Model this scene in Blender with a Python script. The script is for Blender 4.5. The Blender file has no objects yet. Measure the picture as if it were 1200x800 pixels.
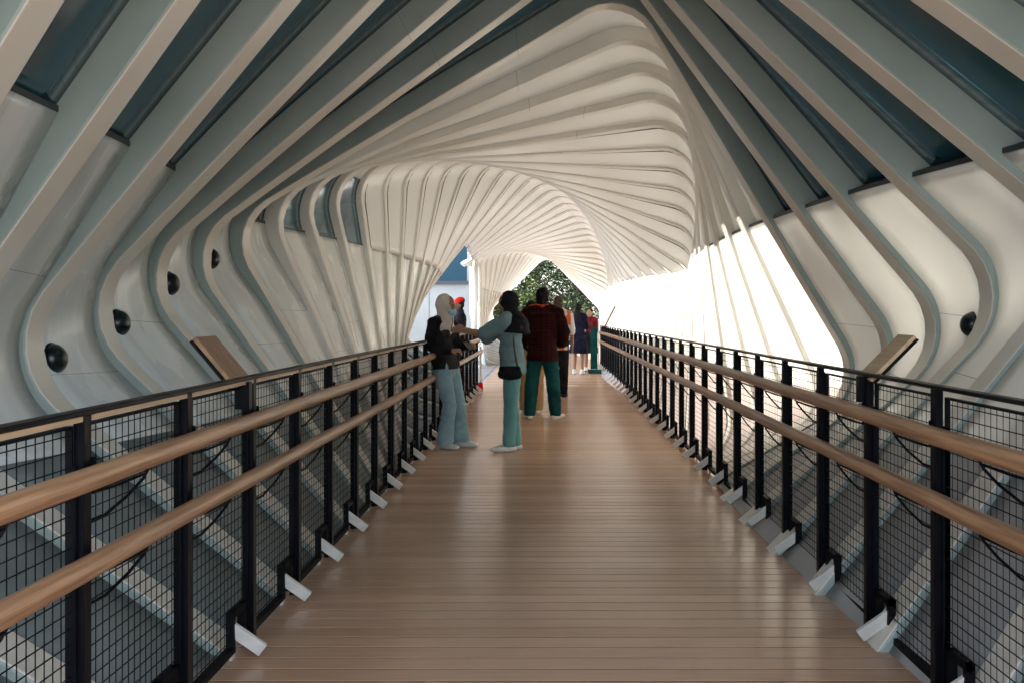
import bpy, bmesh, math, random
import numpy as np
from mathutils import Vector, Matrix, noise

random.seed(7)
R = math.radians
scene = bpy.context.scene
COL = scene.collection

# ------------------------------------------------------------------ materials
def mat(name, color=(.8, .8, .8), rough=.5, metal=0.0, spec=.5):
    m = bpy.data.materials.new(name)
    m.use_nodes = True
    b = m.node_tree.nodes['Principled BSDF']
    b.inputs['Base Color'].default_value = (*color, 1)
    b.inputs['Roughness'].default_value = rough
    b.inputs['Metallic'].default_value = metal
    b.inputs['Specular IOR Level'].default_value = spec
    return m

def nt(m):
    t = m.node_tree
    return t, t.nodes, t.links, t.nodes['Principled BSDF']

def noisy(m, c1, c2, scale=4, detail=6, stretch=None, bump=0.0, bscale=None, lo=.35, hi=.65, rvar=None):
    """two colours blended by object-space noise, optional bump"""
    t, N, L, b = nt(m)
    tc = N.new('ShaderNodeTexCoord')
    mp = N.new('ShaderNodeMapping')
    if stretch: mp.inputs['Scale'].default_value = stretch
    L.new(tc.outputs['Object'], mp.inputs['Vector'])
    nz = N.new('ShaderNodeTexNoise')
    nz.inputs['Scale'].default_value = scale
    nz.inputs['Detail'].default_value = detail
    L.new(mp.outputs['Vector'], nz.inputs['Vector'])
    cr = N.new('ShaderNodeValToRGB')
    cr.color_ramp.elements[0].position = lo
    cr.color_ramp.elements[0].color = (*c1, 1)
    cr.color_ramp.elements[1].position = hi
    cr.color_ramp.elements[1].color = (*c2, 1)
    L.new(nz.outputs['Fac'], cr.inputs['Fac'])
    L.new(cr.outputs['Color'], b.inputs['Base Color'])
    if rvar:
        mr = N.new('ShaderNodeMapRange')
        mr.inputs['To Min'].default_value = rvar[0]
        mr.inputs['To Max'].default_value = rvar[1]
        L.new(nz.outputs['Fac'], mr.inputs['Value'])
        L.new(mr.outputs['Result'], b.inputs['Roughness'])
    if bump:
        n2 = N.new('ShaderNodeTexNoise')
        n2.inputs['Scale'].default_value = bscale or scale * 3
        n2.inputs['Detail'].default_value = 4
        L.new(mp.outputs['Vector'], n2.inputs['Vector'])
        bp = N.new('ShaderNodeBump')
        bp.inputs['Strength'].default_value = bump
        bp.inputs['Distance'].default_value = .02
        L.new(n2.outputs['Fac'], bp.inputs['Height'])
        L.new(bp.outputs['Normal'], b.inputs['Normal'])
    return m

M = {}
M['shaded_paint'] = noisy(mat('rib_paint_shaded', rough=.42), (.28, .345, .325), (.34, .405, .385), scale=2.2, stretch=(1, 1, .5), rvar=(.3, .5))  # near rib faces: the shade of the near vault put into the colour
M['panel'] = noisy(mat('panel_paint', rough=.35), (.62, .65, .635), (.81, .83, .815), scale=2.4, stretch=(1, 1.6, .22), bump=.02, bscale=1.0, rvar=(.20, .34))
M['cream'] = noisy(mat('cream_paint', rough=.4), (.76, .73, .67), (.81, .79, .74), scale=1.5, rvar=(.3, .48))  # far ribs: brighter light put into the colour; the column shares this cream
M['edge'] = noisy(mat('rib_edge_warm_light', rough=.36), (.72, .67, .58), (.78, .74, .66), scale=1.5, rvar=(.28, .44))  # near rib strips: warm bounce light put into the colour
M['seam_and_shade'] = mat('seam_and_shade', (.16, .16, .155), .8)  # panel seams, and the painted contact shadow behind ribs
M['sill'] = mat('sill_metal', (.05, .055, .06), .45, .4)
M['black'] = noisy(mat('black_metal', rough=.4, spec=.12), (.002, .0025, .0045), (.004, .005, .008), scale=6, rvar=(.3, .5))
M['wire'] = mat('wire_metal', (.004, .0045, .006), .6, spec=.12)
M['white'] = noisy(mat('bracket_white', rough=.5), (.55, .54, .50), (.74, .73, .70), scale=9)
M['lamp'] = mat('lamp_black', (.003, .008, .011), .3)
M['concrete'] = noisy(mat('concrete', rough=.8), (.24, .23, .22), (.36, .35, .33), scale=2, bump=.2)

def wood(name, c1, c2, rough, stretch, scale=5, rv=None):
    m = noisy(mat(name, rough=rough), c1, c2, scale=scale, detail=8, stretch=stretch, bump=.12, bscale=scale * 2, rvar=rv)
    return m
M['rail_wood'] = wood('handrail_wood', (.25, .118, .056), (.50, .285, .155), .34, (18, .5, 18), 4, (.24, .46))
M['board_wood'] = wood('board_wood', (.22, .12, .065), (.36, .21, .12), .5, (5, 20, 1.5), 3)
M['batten'] = wood('batten_wood', (.48, .32, .18), (.62, .44, .27), .5, (14, 1, 14), 3)

# glass: tinted, mirror-like at grazing angles
g = bpy.data.materials.new('tinted_glass'); g.use_nodes = True
N, L = g.node_tree.nodes, g.node_tree.links
N.clear()
o = N.new('ShaderNodeOutputMaterial')
tr = N.new('ShaderNodeBsdfTransparent'); tr.inputs['Color'].default_value = (.075, .165, .20, 1)
gl = N.new('ShaderNodeBsdfGlossy'); gl.inputs['Color'].default_value = (.9, .95, 1, 1); gl.inputs['Roughness'].default_value = .12
fr = N.new('ShaderNodeFresnel'); fr.inputs['IOR'].default_value = 1.5
mx = N.new('ShaderNodeMixShader')
L.new(fr.outputs[0], mx.inputs[0]); L.new(tr.outputs[0], mx.inputs[1]); L.new(gl.outputs[0], mx.inputs[2])
tint = N.new('ShaderNodeBsdfDiffuse'); tint.inputs['Color'].default_value = (.035, .125, .16, 1)
mx2 = N.new('ShaderNodeMixShader'); mx2.inputs[0].default_value = .75
L.new(tr.outputs[0], mx2.inputs[1]); L.new(tint.outputs[0], mx2.inputs[2]); L.new(mx2.outputs[0], mx.inputs[1])
L.new(mx.outputs[0], o.inputs['Surface'])
M['glass'] = g

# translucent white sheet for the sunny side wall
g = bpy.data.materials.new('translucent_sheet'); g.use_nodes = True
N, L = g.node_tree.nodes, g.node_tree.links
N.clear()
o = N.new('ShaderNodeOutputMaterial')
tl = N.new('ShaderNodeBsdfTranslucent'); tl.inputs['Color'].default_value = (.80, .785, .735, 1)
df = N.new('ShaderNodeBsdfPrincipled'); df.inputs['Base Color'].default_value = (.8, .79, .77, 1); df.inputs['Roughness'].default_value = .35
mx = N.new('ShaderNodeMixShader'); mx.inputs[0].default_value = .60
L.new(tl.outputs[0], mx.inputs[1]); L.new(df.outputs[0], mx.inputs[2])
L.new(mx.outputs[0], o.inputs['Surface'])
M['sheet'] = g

M['sheet_glow'] = g.copy(); M['sheet_glow'].name = 'glow_spot_sheet'  # near right panels: added glow, soft light spots put in by noise
_N, _L = M['sheet_glow'].node_tree.nodes, M['sheet_glow'].node_tree.links
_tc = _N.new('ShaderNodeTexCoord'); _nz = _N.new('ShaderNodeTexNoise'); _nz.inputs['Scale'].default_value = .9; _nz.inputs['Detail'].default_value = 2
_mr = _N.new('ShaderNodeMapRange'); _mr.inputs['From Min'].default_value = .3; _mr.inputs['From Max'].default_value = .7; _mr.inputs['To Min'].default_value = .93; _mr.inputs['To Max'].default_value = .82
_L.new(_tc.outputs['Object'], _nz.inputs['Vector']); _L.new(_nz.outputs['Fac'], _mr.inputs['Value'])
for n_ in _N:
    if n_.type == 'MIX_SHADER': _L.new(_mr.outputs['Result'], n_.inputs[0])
M['roof'] = g.copy(); M['roof'].name = 'roof_fill_glow'  # translucency added to the roof panels to fill the far vault with light
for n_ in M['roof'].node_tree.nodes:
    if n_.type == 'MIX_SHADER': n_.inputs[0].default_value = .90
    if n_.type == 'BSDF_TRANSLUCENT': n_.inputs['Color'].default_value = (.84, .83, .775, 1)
# deck boards: colour changes from board to board
PITCH = .128
m = mat('deck_boards', rough=.3)
t, N, L, b = nt(m)
tc = N.new('ShaderNodeTexCoord')
sx = N.new('ShaderNodeSeparateXYZ'); L.new(tc.outputs['Object'], sx.inputs[0])
dv = N.new('ShaderNodeMath'); dv.operation = 'DIVIDE'; dv.inputs[1].default_value = PITCH; L.new(sx.outputs['Y'], dv.inputs[0])
fl = N.new('ShaderNodeMath'); fl.operation = 'FLOOR'; L.new(dv.outputs[0], fl.inputs[0])
wn = N.new('ShaderNodeTexWhiteNoise'); wn.noise_dimensions = '1D'; L.new(fl.outputs[0], wn.inputs['W'])
mp = N.new('ShaderNodeMapping'); mp.inputs['Scale'].default_value = (1.2, 26, 4); L.new(tc.outputs['Object'], mp.inputs['Vector'])
nz = N.new('ShaderNodeTexNoise'); nz.inputs['Scale'].default_value = 2.2; nz.inputs['Detail'].default_value = 8; L.new(mp.outputs['Vector'], nz.inputs['Vector'])
n2 = N.new('ShaderNodeTexNoise'); n2.inputs['Scale'].default_value = .8; n2.inputs['Detail'].default_value = 2; L.new(tc.outputs['Object'], n2.inputs['Vector'])
ad = N.new('ShaderNodeMath'); ad.operation = 'MULTIPLY_ADD'; ad.inputs[1].default_value = .45; L.new(wn.outputs['Value'], ad.inputs[0])
m1 = N.new('ShaderNodeMath'); m1.operation = 'MULTIPLY'; m1.inputs[1].default_value = .55; L.new(nz.outputs['Fac'], m1.inputs[0])
L.new(m1.outputs[0], ad.inputs[2])
cr = N.new('ShaderNodeValToRGB')
cr.color_ramp.elements[0].position = .15; cr.color_ramp.elements[0].color = (.43, .25, .15, 1)
cr.color_ramp.elements[1].position = .75; cr.color_ramp.elements[1].color = (.64, .40, .265, 1)
n3 = N.new('ShaderNodeTexNoise'); n3.inputs['Scale'].default_value = 1.3; n3.inputs['Detail'].default_value = 7; L.new(tc.outputs['Object'], n3.inputs['Vector'])
ad2 = N.new('ShaderNodeMath'); ad2.operation = 'MULTIPLY_ADD'; ad2.inputs[1].default_value = .5; L.new(n3.outputs['Fac'], ad2.inputs[0])
sb = N.new('ShaderNodeMath'); sb.operation = 'SUBTRACT'; sb.inputs[1].default_value = .25; L.new(ad.outputs[0], sb.inputs[0]); L.new(sb.outputs[0], ad2.inputs[2])
L.new(ad2.outputs[0], cr.inputs['Fac']); L.new(cr.outputs['Color'], b.inputs['Base Color'])
mr = N.new('ShaderNodeMapRange'); mr.inputs['From Min'].default_value = .1; mr.inputs['From Max'].default_value = .9
mr.inputs['To Min'].default_value = .22; mr.inputs['To Max'].default_value = .29
L.new(n2.outputs['Fac'], mr.inputs['Value']); L.new(mr.outputs['Result'], b.inputs['Roughness'])
bp = N.new('ShaderNodeBump'); bp.inputs['Strength'].default_value = .10; bp.inputs['Distance'].default_value = .01
L.new(nz.outputs['Fac'], bp.inputs['Height']); L.new(bp.outputs['Normal'], b.inputs['Normal'])
M['deck'] = m

# ------------------------------------------------------------------ object helpers
def link(name, me, parent=None):
    o = bpy.data.objects.new(name, me)
    COL.objects.link(o)
    if parent: o.parent = parent
    return o

def tag(o, label=None, cat=None, group=None, kind=None):
    if label: o['label'] = label
    if cat: o['category'] = cat
    if group: o['group'] = group
    if kind: o['kind'] = kind
    return o

def thing(name, label, cat, loc=(0, 0, 0), rz=0, group=None):
    o = link(name, None)
    o.location = loc; o.rotation_euler = (0, 0, rz)
    return tag(o, label, cat, group)

def mesh_obj(name, bm, mats, parent=None, smooth=False):
    me = bpy.data.meshes.new(name)
    bm.normal_update()
    bm.to_mesh(me); bm.free()
    for mm in (mats if isinstance(mats, (list, tuple)) else [mats]): me.materials.append(mm)
    if smooth:
        for p in me.polygons: p.use_smooth = True
    return link(name, me, parent)

def copy_under(o, parent, loc):
    c = o.copy(); COL.objects.link(c); c.parent = parent; c.location = loc
    return c

def box(bm, lo, hi, mtx=None, mi=0):
    (x0, y0, z0), (x1, y1, z1) = lo, hi
    vs = [Vector(p) for p in ((x0,y0,z0),(x1,y0,z0),(x1,y1,z0),(x0,y1,z0),(x0,y0,z1),(x1,y0,z1),(x1,y1,z1),(x0,y1,z1))]
    if mtx: vs = [mtx @ v for v in vs]
    v = [bm.verts.new(p) for p in vs]
    for f in ((0,3,2,1),(4,5,6,7),(0,1,5,4),(1,2,6,5),(2,3,7,6),(3,0,4,7)):
        bm.faces.new([v[i] for i in f]).material_index = mi
    return v

def frame_of(d):
    d = d.normalized()
    up = Vector((0, 0, 1)) if abs(d.z) < .9 else Vector((1, 0, 0))
    a = d.cross(up).normalized()
    return a, a.cross(d).normalized()

def tube(bm, pts, rad, n=12, flat=None, cap=True, mi=0):
    """tube along pts; rad float or list; flat = (axis, factor) squashes the section along an axis"""
    pts = [Vector(p) for p in pts]
    if not isinstance(rad, (list, tuple)): rad = [rad] * len(pts)
    P, Q = [], []
    if cap:   # rounded ends
        d0 = (pts[0] - pts[1]).normalized(); d1 = (pts[-1] - pts[-2]).normalized()
        for a in (80, 50, 25): P.append(pts[0] + d0 * rad[0] * math.sin(R(a)) * .9); Q.append(rad[0] * math.cos(R(a)))
    P += pts; Q += list(rad)
    if cap:
        for a in (25, 50, 80): P.append(pts[-1] + d1 * rad[-1] * math.sin(R(a)) * .9); Q.append(rad[-1] * math.cos(R(a)))
    rings = []; a0 = None
    for i, p in enumerate(P):
        d = P[min(i + 1, len(P) - 1)] - P[max(i - 1, 0)]
        a, b = frame_of(d)
        if a0 is not None:
            a = (a0 - d.normalized() * a0.dot(d.normalized())).normalized(); b = a.cross(d.normalized())
        a0 = a
        ring = []
        for k in range(n):
            an = 2 * math.pi * k / n
            off = a * math.cos(an) * Q[i] + b * math.sin(an) * Q[i]
            if flat:
                ax = Vector(flat[0]).normalized()
                off = off + ax * off.dot(ax) * (flat[1] - 1)
            ring.append(bm.verts.new(p + off))
        rings.append(ring)
    for r0, r1 in zip(rings, rings[1:]):
        for k in range(n):
            bm.faces.new((r0[k], r0[(k+1) % n], r1[(k+1) % n], r1[k])).material_index = mi
    bm.faces.new(rings[0][::-1]).material_index = mi
    bm.faces.new(rings[-1]).material_index = mi

def ell(bm, c, r, n=16, rot=None):
    mt = Matrix.Translation(Vector(c)) @ (rot.to_4x4() if rot else Matrix()) @ Matrix.Diagonal((*r, 1))
    bmesh.ops.create_uvsphere(bm, u_segments=n, v_segments=n // 2 + 2, radius=1, matrix=mt)

def bevel(bm, w=.004, seg=1):
    bmesh.ops.bevel(bm, geom=list(bm.edges), offset=w, segments=seg, affect='EDGES', clamp_overlap=True)

# ------------------------------------------------------------------ the twisting canopy
CX, CZ = 0.0, 1.45
KEY = [(-14,104),(3.21,14),(4.03,10),(4.85,6),(5.67,1.5),(6.49,-4),(7.31,-8.5),(8.13,-13.5),(8.95,-20),(9.77,-26),(10.59,-31),
       (11.41,-36.5),(12.23,-42),(13.05,-47),(13.87,-52),(14.69,-57),(15.5,-63),(16.3,-69),(17.15,-76),(18,-82),(19.6,-91),
       (22,-103),(26,-122),(30,-143),(34,-165),(38,-180),(41,-184)]
KY = np.array([k[0] for k in KEY]); KT = np.array([k[1] for k in KEY], float)
def theta(y): return float(np.interp(y, KY, KT))
def apoth(y): return float(np.interp(y, [-8, 19, 38, 42], [1.95, 1.95, 1.62, 1.60]))
RC = .42
def local_ring(a, r):
    """rounded square (diamond) as polar table"""
    pts = []
    S = (a - r) * math.sqrt(2)
    for c in range(4):
        ca = c * 90
        cx, cy = S * math.cos(R(ca)), S * math.sin(R(ca))
        for k in range(13):
            an = R(ca - 45 + 90 * k / 12)
            pts.append((cx + r * math.cos(an), cy + r * math.sin(an)))
    return pts
def radius_at(phi_deg, y, d=0.0):
    """distance from the axis to the canopy face in world polar direction phi"""
    a = apoth(y) + d; r = RC + d
    q = (phi_deg - theta(y) + 45) % 90 - 45       # within one corner sector
    q = abs(q)
    S = (a - r) * math.sqrt(2)
    # straight side: distance a along direction 45deg
    rs = a / math.cos(R(45 - q))
    x, z = rs * math.cos(R(q)), rs * math.sin(R(q))
    # tangent point of arc at angle 45: (S + r cos45, r sin45)
    if z >= r * math.sin(R(45)): return rs
    c = math.cos(R(q))
    return S * c + math.sqrt(max(0, S * S * c * c - S * S + r * r))
def P3(phi, y, d=0.0):
    rr = radius_at(phi, y, d)
    return Vector((CX + rr * math.cos(R(phi)), y, CZ + rr * math.sin(R(phi))))
ZT = 2.24
def phi_at_z(y, side, z=ZT, d=.2):
    lo, hi = (0, 75) if side > 0 else (105, 180)
    for _ in range(40):
        m_ = (lo + hi) / 2
        zz = P3(m_, y, d).z
        if side > 0:
            if zz < z: lo = m_
            else: hi = m_
        else:
            if zz > z: lo = m_
            else: hi = m_
    return (lo + hi) / 2

canopy = thing('bridge_canopy', 'white twisting tunnel canopy of slanted ribs, tinted panes and panels enclosing the footbridge', 'canopy', (0, 0, 0))
PY = .82; T = .19
def dtop(y): return float(np.interp((y - 4.85) / PY, [-9, 3, 4, 5, 6, 7, 8, 60], [.16, .16, .135, .095, .075, .06, .022, .018]))
rib_y = [4.85 + PY * k for k in range(-6, 42)]
GAP = (18.4, 27.0)      # opening in the left side wall
def in_gap(p, y): return GAP[0] < y < GAP[1] and p.x < -.55 and p.z < 2.62 and p.z > -.9

def make_rib(y):
    bm = bmesh.new()
    th = theta(y + T / 2)
    phis = []
    for c in range(4):
        for q in (-44, -38, -31, -25, -20, -16, -13, -10.5, -8.5, -6.5, -4.5, -2.25, 0, 2.25, 4.5, 6.5, 8.5, 10.5, 13, 16, 20, 25, 31, 38, 44):
            phis.append(th + c * 90 + q)
    # panel joints on the rib
    rs_ = random.Random(int(y * 100))
    seams = [th + 90 + 20 + 18 * rs_.random(), th - 8 - 25 * rs_.random()]
    for s in seams: phis += [s - .035, s + .035]
    phis = sorted(set(round(p % 360, 4) for p in phis))
    n = len(phis)
    rows = []
    for ph in phis:
        # same world angle on front and back face, so the rib is a flat plate
        def q(yy, d):
            a_ = P3(ph, y + T / 2, d); return Vector((a_.x, yy, a_.z))
        rows.append([q(y, 0), q(y + T, 0), q(y + T, dtop(y - PY) + .05), q(y, dtop(y - PY) + .05)])
    keep = [not in_gap(r[0], y) for r in rows]
    vs = [[bm.verts.new(p) for p in r] for r in rows]
    for i in range(n):
        j = (i + 1) % n
        if not (keep[i] and keep[j]): continue
        ds = (phis[j] - phis[i]) % 360
        mi = 1 if ds < .085 else 0
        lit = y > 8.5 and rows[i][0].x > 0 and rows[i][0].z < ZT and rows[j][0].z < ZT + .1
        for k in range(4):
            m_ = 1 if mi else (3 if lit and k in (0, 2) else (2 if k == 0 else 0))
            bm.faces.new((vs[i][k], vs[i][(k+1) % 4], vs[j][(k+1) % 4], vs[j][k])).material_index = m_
    bm.verts.ensure_lookup_table()
    loose = [v for v in bm.verts if not v.link_faces]
    bmesh.ops.delete(bm, geom=loose, context='VERTS')
    # close cut ends
    be = [e for e in bm.edges if e.is_boundary]
    if be: bmesh.ops.holes_fill(bm, edges=be, sides=8)
    # soften the inner arris
    bmesh.ops.recalc_face_normals(bm, faces=bm.faces)
    o = mesh_obj('rib', bm, [M['shaded_paint'] if y < 8.5 else M['cream'], M['seam_and_shade'], M['edge'] if y < 8.5 else M['cream'], M['sheet']], canopy)  # near ribs take the shaded copy, far ribs the lit one
    for p in o.data.polygons: p.use_smooth = True
    try: o.data.set_sharp_from_angle(angle=R(32))
    except Exception: pass
    bv = o.modifiers.new('bev', 'BEVEL'); bv.width = .012; bv.segments = 2; bv.limit_method = 'ANGLE'; bv.angle_limit = R(50)
    return o
for y in rib_y: make_rib(y)

SHADE_W = .026  # width of the dark strip painted as contact shadow behind a rib
def sheet_piece(name, ya, yb, fa, fb, dfun, mats, seamrows=(), nv=40, thick=.012, skip=True, contact_shade=False):
    """lofted panel between two ribs; fa/fb give phi limits as functions of y"""
    bm = bmesh.new()
    ys = [ya, ya + SHADE_W] + [ya + SHADE_W + (yb - ya - SHADE_W) * q / 4 for q in range(1, 5)] if contact_shade else [ya + (yb - ya) * q / 4 for q in range(5)]
    ny = len(ys) - 1
    vals = [i / nv for i in range(nv + 1)]
    for s in seamrows: vals += [s, s + .0016]
    vals = sorted(vals)
    grid = []
    for j in range(ny + 1):
        y = ys[j]
        col = []
        for v in vals:
            ph = fa(y) + (fb(y) - fa(y)) * v
            p0 = P3(ph, y, 0)
            col.append((bm.verts.new(P3(ph, y, dfun(v, p0))), p0))
        grid.append(col)
    for j in range(ny):
        for i in range(len(vals) - 1):
            quad = (grid[j][i], grid[j+1][i], grid[j+1][i+1], grid[j][i+1])
            if skip and any(in_gap(q[1], q[0].co.y) for q in quad): continue
            f = bm.faces.new([q[0] for q in quad])
            f.smooth = True
            f.material_index = 1 if vals[i+1] - vals[i] < .0017 and i and any(abs(vals[i] - s) < 1e-6 for s in seamrows) else (1 if contact_shade and j == 0 else 0)
    bmesh.ops.delete(bm, geom=[v for v in bm.verts if not v.link_faces], context='VERTS')
    if not bm.faces: bm.free(); return None
    geom = bmesh.ops.solidify(bm, geom=list(bm.faces), thickness=thick)
    bmesh.ops.recalc_face_normals(bm, faces=bm.faces)
    return mesh_obj(name, bm, mats, canopy)

def phi_low(y, side, z=.72, d=.045):
    lo, hi = (-75, 60) if side > 0 else (120, 255)
    for _ in range(40):
        m_ = (lo + hi) / 2
        up = P3(m_, y, d).z < z
        if (side > 0) == up: lo = m_
        else: hi = m_
    return (lo + hi) / 2
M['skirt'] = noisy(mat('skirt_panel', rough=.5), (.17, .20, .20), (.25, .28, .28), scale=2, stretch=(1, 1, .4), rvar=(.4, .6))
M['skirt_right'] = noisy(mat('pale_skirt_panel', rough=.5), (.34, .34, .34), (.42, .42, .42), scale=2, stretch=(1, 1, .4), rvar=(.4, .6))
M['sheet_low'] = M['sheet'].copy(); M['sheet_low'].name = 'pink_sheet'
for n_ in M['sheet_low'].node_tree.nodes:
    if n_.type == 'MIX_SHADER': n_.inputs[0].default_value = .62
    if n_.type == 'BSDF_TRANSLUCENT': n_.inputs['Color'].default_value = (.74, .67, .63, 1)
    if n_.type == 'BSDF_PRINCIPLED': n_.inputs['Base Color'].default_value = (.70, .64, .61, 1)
for y in rib_y[:-1]:
    ya, yb = y + T - .01, y + PY + .01
    k = round((y - 4.85) / PY)
    fR = lambda yy: phi_at_z(yy, 1)
    fL = lambda yy: phi_at_z(yy, -1)
    low = lambda v, p, lw=(.045 if k < 8 else .02): lw
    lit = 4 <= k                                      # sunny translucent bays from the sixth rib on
    s = ((.66, .78, .60, .72, .84)[k % 5],)
    lowL = lambda v, p, dt=dtop(y): max(.045, min(dt * .95, .045 + (p.z - 1.5) / .74 * (dt * .95 - .045))) if p.z > 1.5 else .045
    gR = lambda yy: phi_low(yy, 1)
    gL = lambda yy: phi_low(yy, -1)
    s = [(q - .5) * 1.6 for q in s]
    sheet_piece('wall_panel', ya, yb, gR, fR, low, [M['sheet'] if lit else M['sheet_glow'], M['seam_and_shade']], s, contact_shade=lit)
    sheet_piece('wall_panel', ya, yb, fL, gL, lowL, [M['panel'], M['seam_and_shade']], [1 - q for q in s])
    sheet_piece('skirt_panel', ya, yb, lambda yy: -92, gR, low, [M['sheet_low'] if lit else M['skirt_right'], M['seam_and_shade']], (.5,), nv=24, contact_shade=lit)
    sheet_piece('skirt_panel', ya, yb, gL, lambda yy: 268, low, [M['skirt'], M['seam_and_shade']], (.5,), nv=24)
    dt = dtop(y); roof = lambda v, p, dt=dt: dt
    if k <= 3:
        sheet_piece('glass_pane', ya, yb, fR, fL, roof, [M['glass'], M['seam_and_shade']], (), nv=60, thick=.006)
    else:
        # left knee pane then roof panel with added glow
        if k <= 7:
            fm = lambda yy: fL(yy) - 16
            sheet_piece('glass_pane', ya, yb, fm, fL, roof, [M['glass'], M['seam_and_shade']], (), nv=16, thick=.006)
            sheet_piece('roof_panel', ya, yb, fR, fm, roof, [M['roof'], M['seam_and_shade']], (), nv=50, contact_shade=True)
        else:
            sheet_piece('roof_panel', ya, yb, fR, fL, roof, [M['roof'], M['seam_and_shade']], (), nv=60, contact_shade=True)
    # dark sill where the panes meet the wall panels
    for side, f in ((1, fR), (-1, fL)):
        bm = bmesh.new()
        pr = []
        for j in range(4):
            yy = ya + (yb - ya) * j / 3
            a_, b_ = P3(f(yy), yy, .035 if side > 0 else dtop(y) * .8), P3(f(yy), yy, dtop(y) + .02)
            pr.append([bm.verts.new(v) for v in (a_, b_, b_ + Vector((0, 0, .028)), a_ + Vector((0, 0, .028)))])
        if in_gap(P3(f(ya), ya, 0), (ya+yb)/2): bm.free(); continue
        for r0, r1 in zip(pr, pr[1:]):
            for q in range(4): bm.faces.new((r0[q], r0[(q+1) % 4], r1[(q+1) % 4], r1[q]))
        bm.faces.new(pr[0]); bm.faces.new(pr[-1][::-1])
        bmesh.ops.recalc_face_normals(bm, faces=bm.faces)
        mesh_obj('sill', bm, M['sill'] if k <= 7 else M['panel'], canopy)

# ------------------------------------------------------------------ walkway deck
XL, XR = -1.24, 1.42
bm = bmesh.new()
DEND = 39.0
i0, i1 = int(-3 / PITCH), int(DEND / PITCH)
for i in range(i0, i1):
    ya, yb = i * PITCH + .0045, (i + 1) * PITCH - .0045
    x0, x1, z = XL - .06, XR + .04, 0
    e = .0018
    prof = [(ya, -.03), (ya, -e), (ya + e, 0), (yb - e, 0), (yb, -e), (yb, -.03)]
    v0 = [bm.verts.new((x0, a, b)) for a, b in prof]; v1 = [bm.verts.new((x1, a, b)) for a, b in prof]
    for q in range(5): bm.faces.new((v0[q], v1[q], v1[q+1], v0[q+1])).material_index = 1 if q in (0, 4) else 0
    bm.faces.new(v0); bm.faces.new(v1[::-1])
bmesh.ops.recalc_face_normals(bm, faces=bm.faces)
deck = mesh_obj('walkway_deck', bm, [M['deck'], noisy(mat('board_edge', rough=.9, spec=.1), (.02, .014, .010), (.045, .03, .02), scale=8)])
tag(deck, kind='structure')
bm = bmesh.new()
box(bm, (XL - .14, -3, -.20), (XL - .062, DEND, -.012))
box(bm, (XR + .042, -3, -.20), (XR + .12, DEND, -.012))
o = mesh_obj('deck_beam', bm, M['concrete']); tag(o, kind='structure')
bm = bmesh.new(); box(bm, (-4.5, 1.2, -5.6), (4.5, 1.9, -.21)); box(bm, (-4.5, 1.2, -.209), (XL - .145, 1.9, .25)); box(bm, (XR + .125, 1.2, -.209), (4.5, 1.9, .25))  # unseen wall added to block light from the lower sides
o = mesh_obj('light_block_wall', bm, M['concrete']); tag(o, kind='structure')
bm = bmesh.new(); box(bm, (XL - .05, -3, -.09), (XR + .03, DEND, -.034))
o = mesh_obj('deck_joist', bm, M['black']); tag(o, kind='structure')
# side landing by the opening
bm = bmesh.new(); box(bm, (-6.5, 18.8, -.20), (XL - .145, 29.0, -.006))
o = mesh_obj('side_landing', bm, M['concrete']); tag(o, kind='structure')

# ------------------------------------------------------------------ railings
def wire(bm, p, q, r):
    p, q = Vector(p), Vector(q)
    a, b = frame_of(q - p)
    vs = []
    for c in (p, q): vs.append([bm.verts.new(c + a * r * math.cos(R(90*k+45)) + b * r * math.sin(R(90*k+45))) for k in range(4)])
    for k in range(4): bm.faces.new((vs[0][k], vs[0][(k+1) % 4], vs[1][(k+1) % 4], vs[1][k]))

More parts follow.
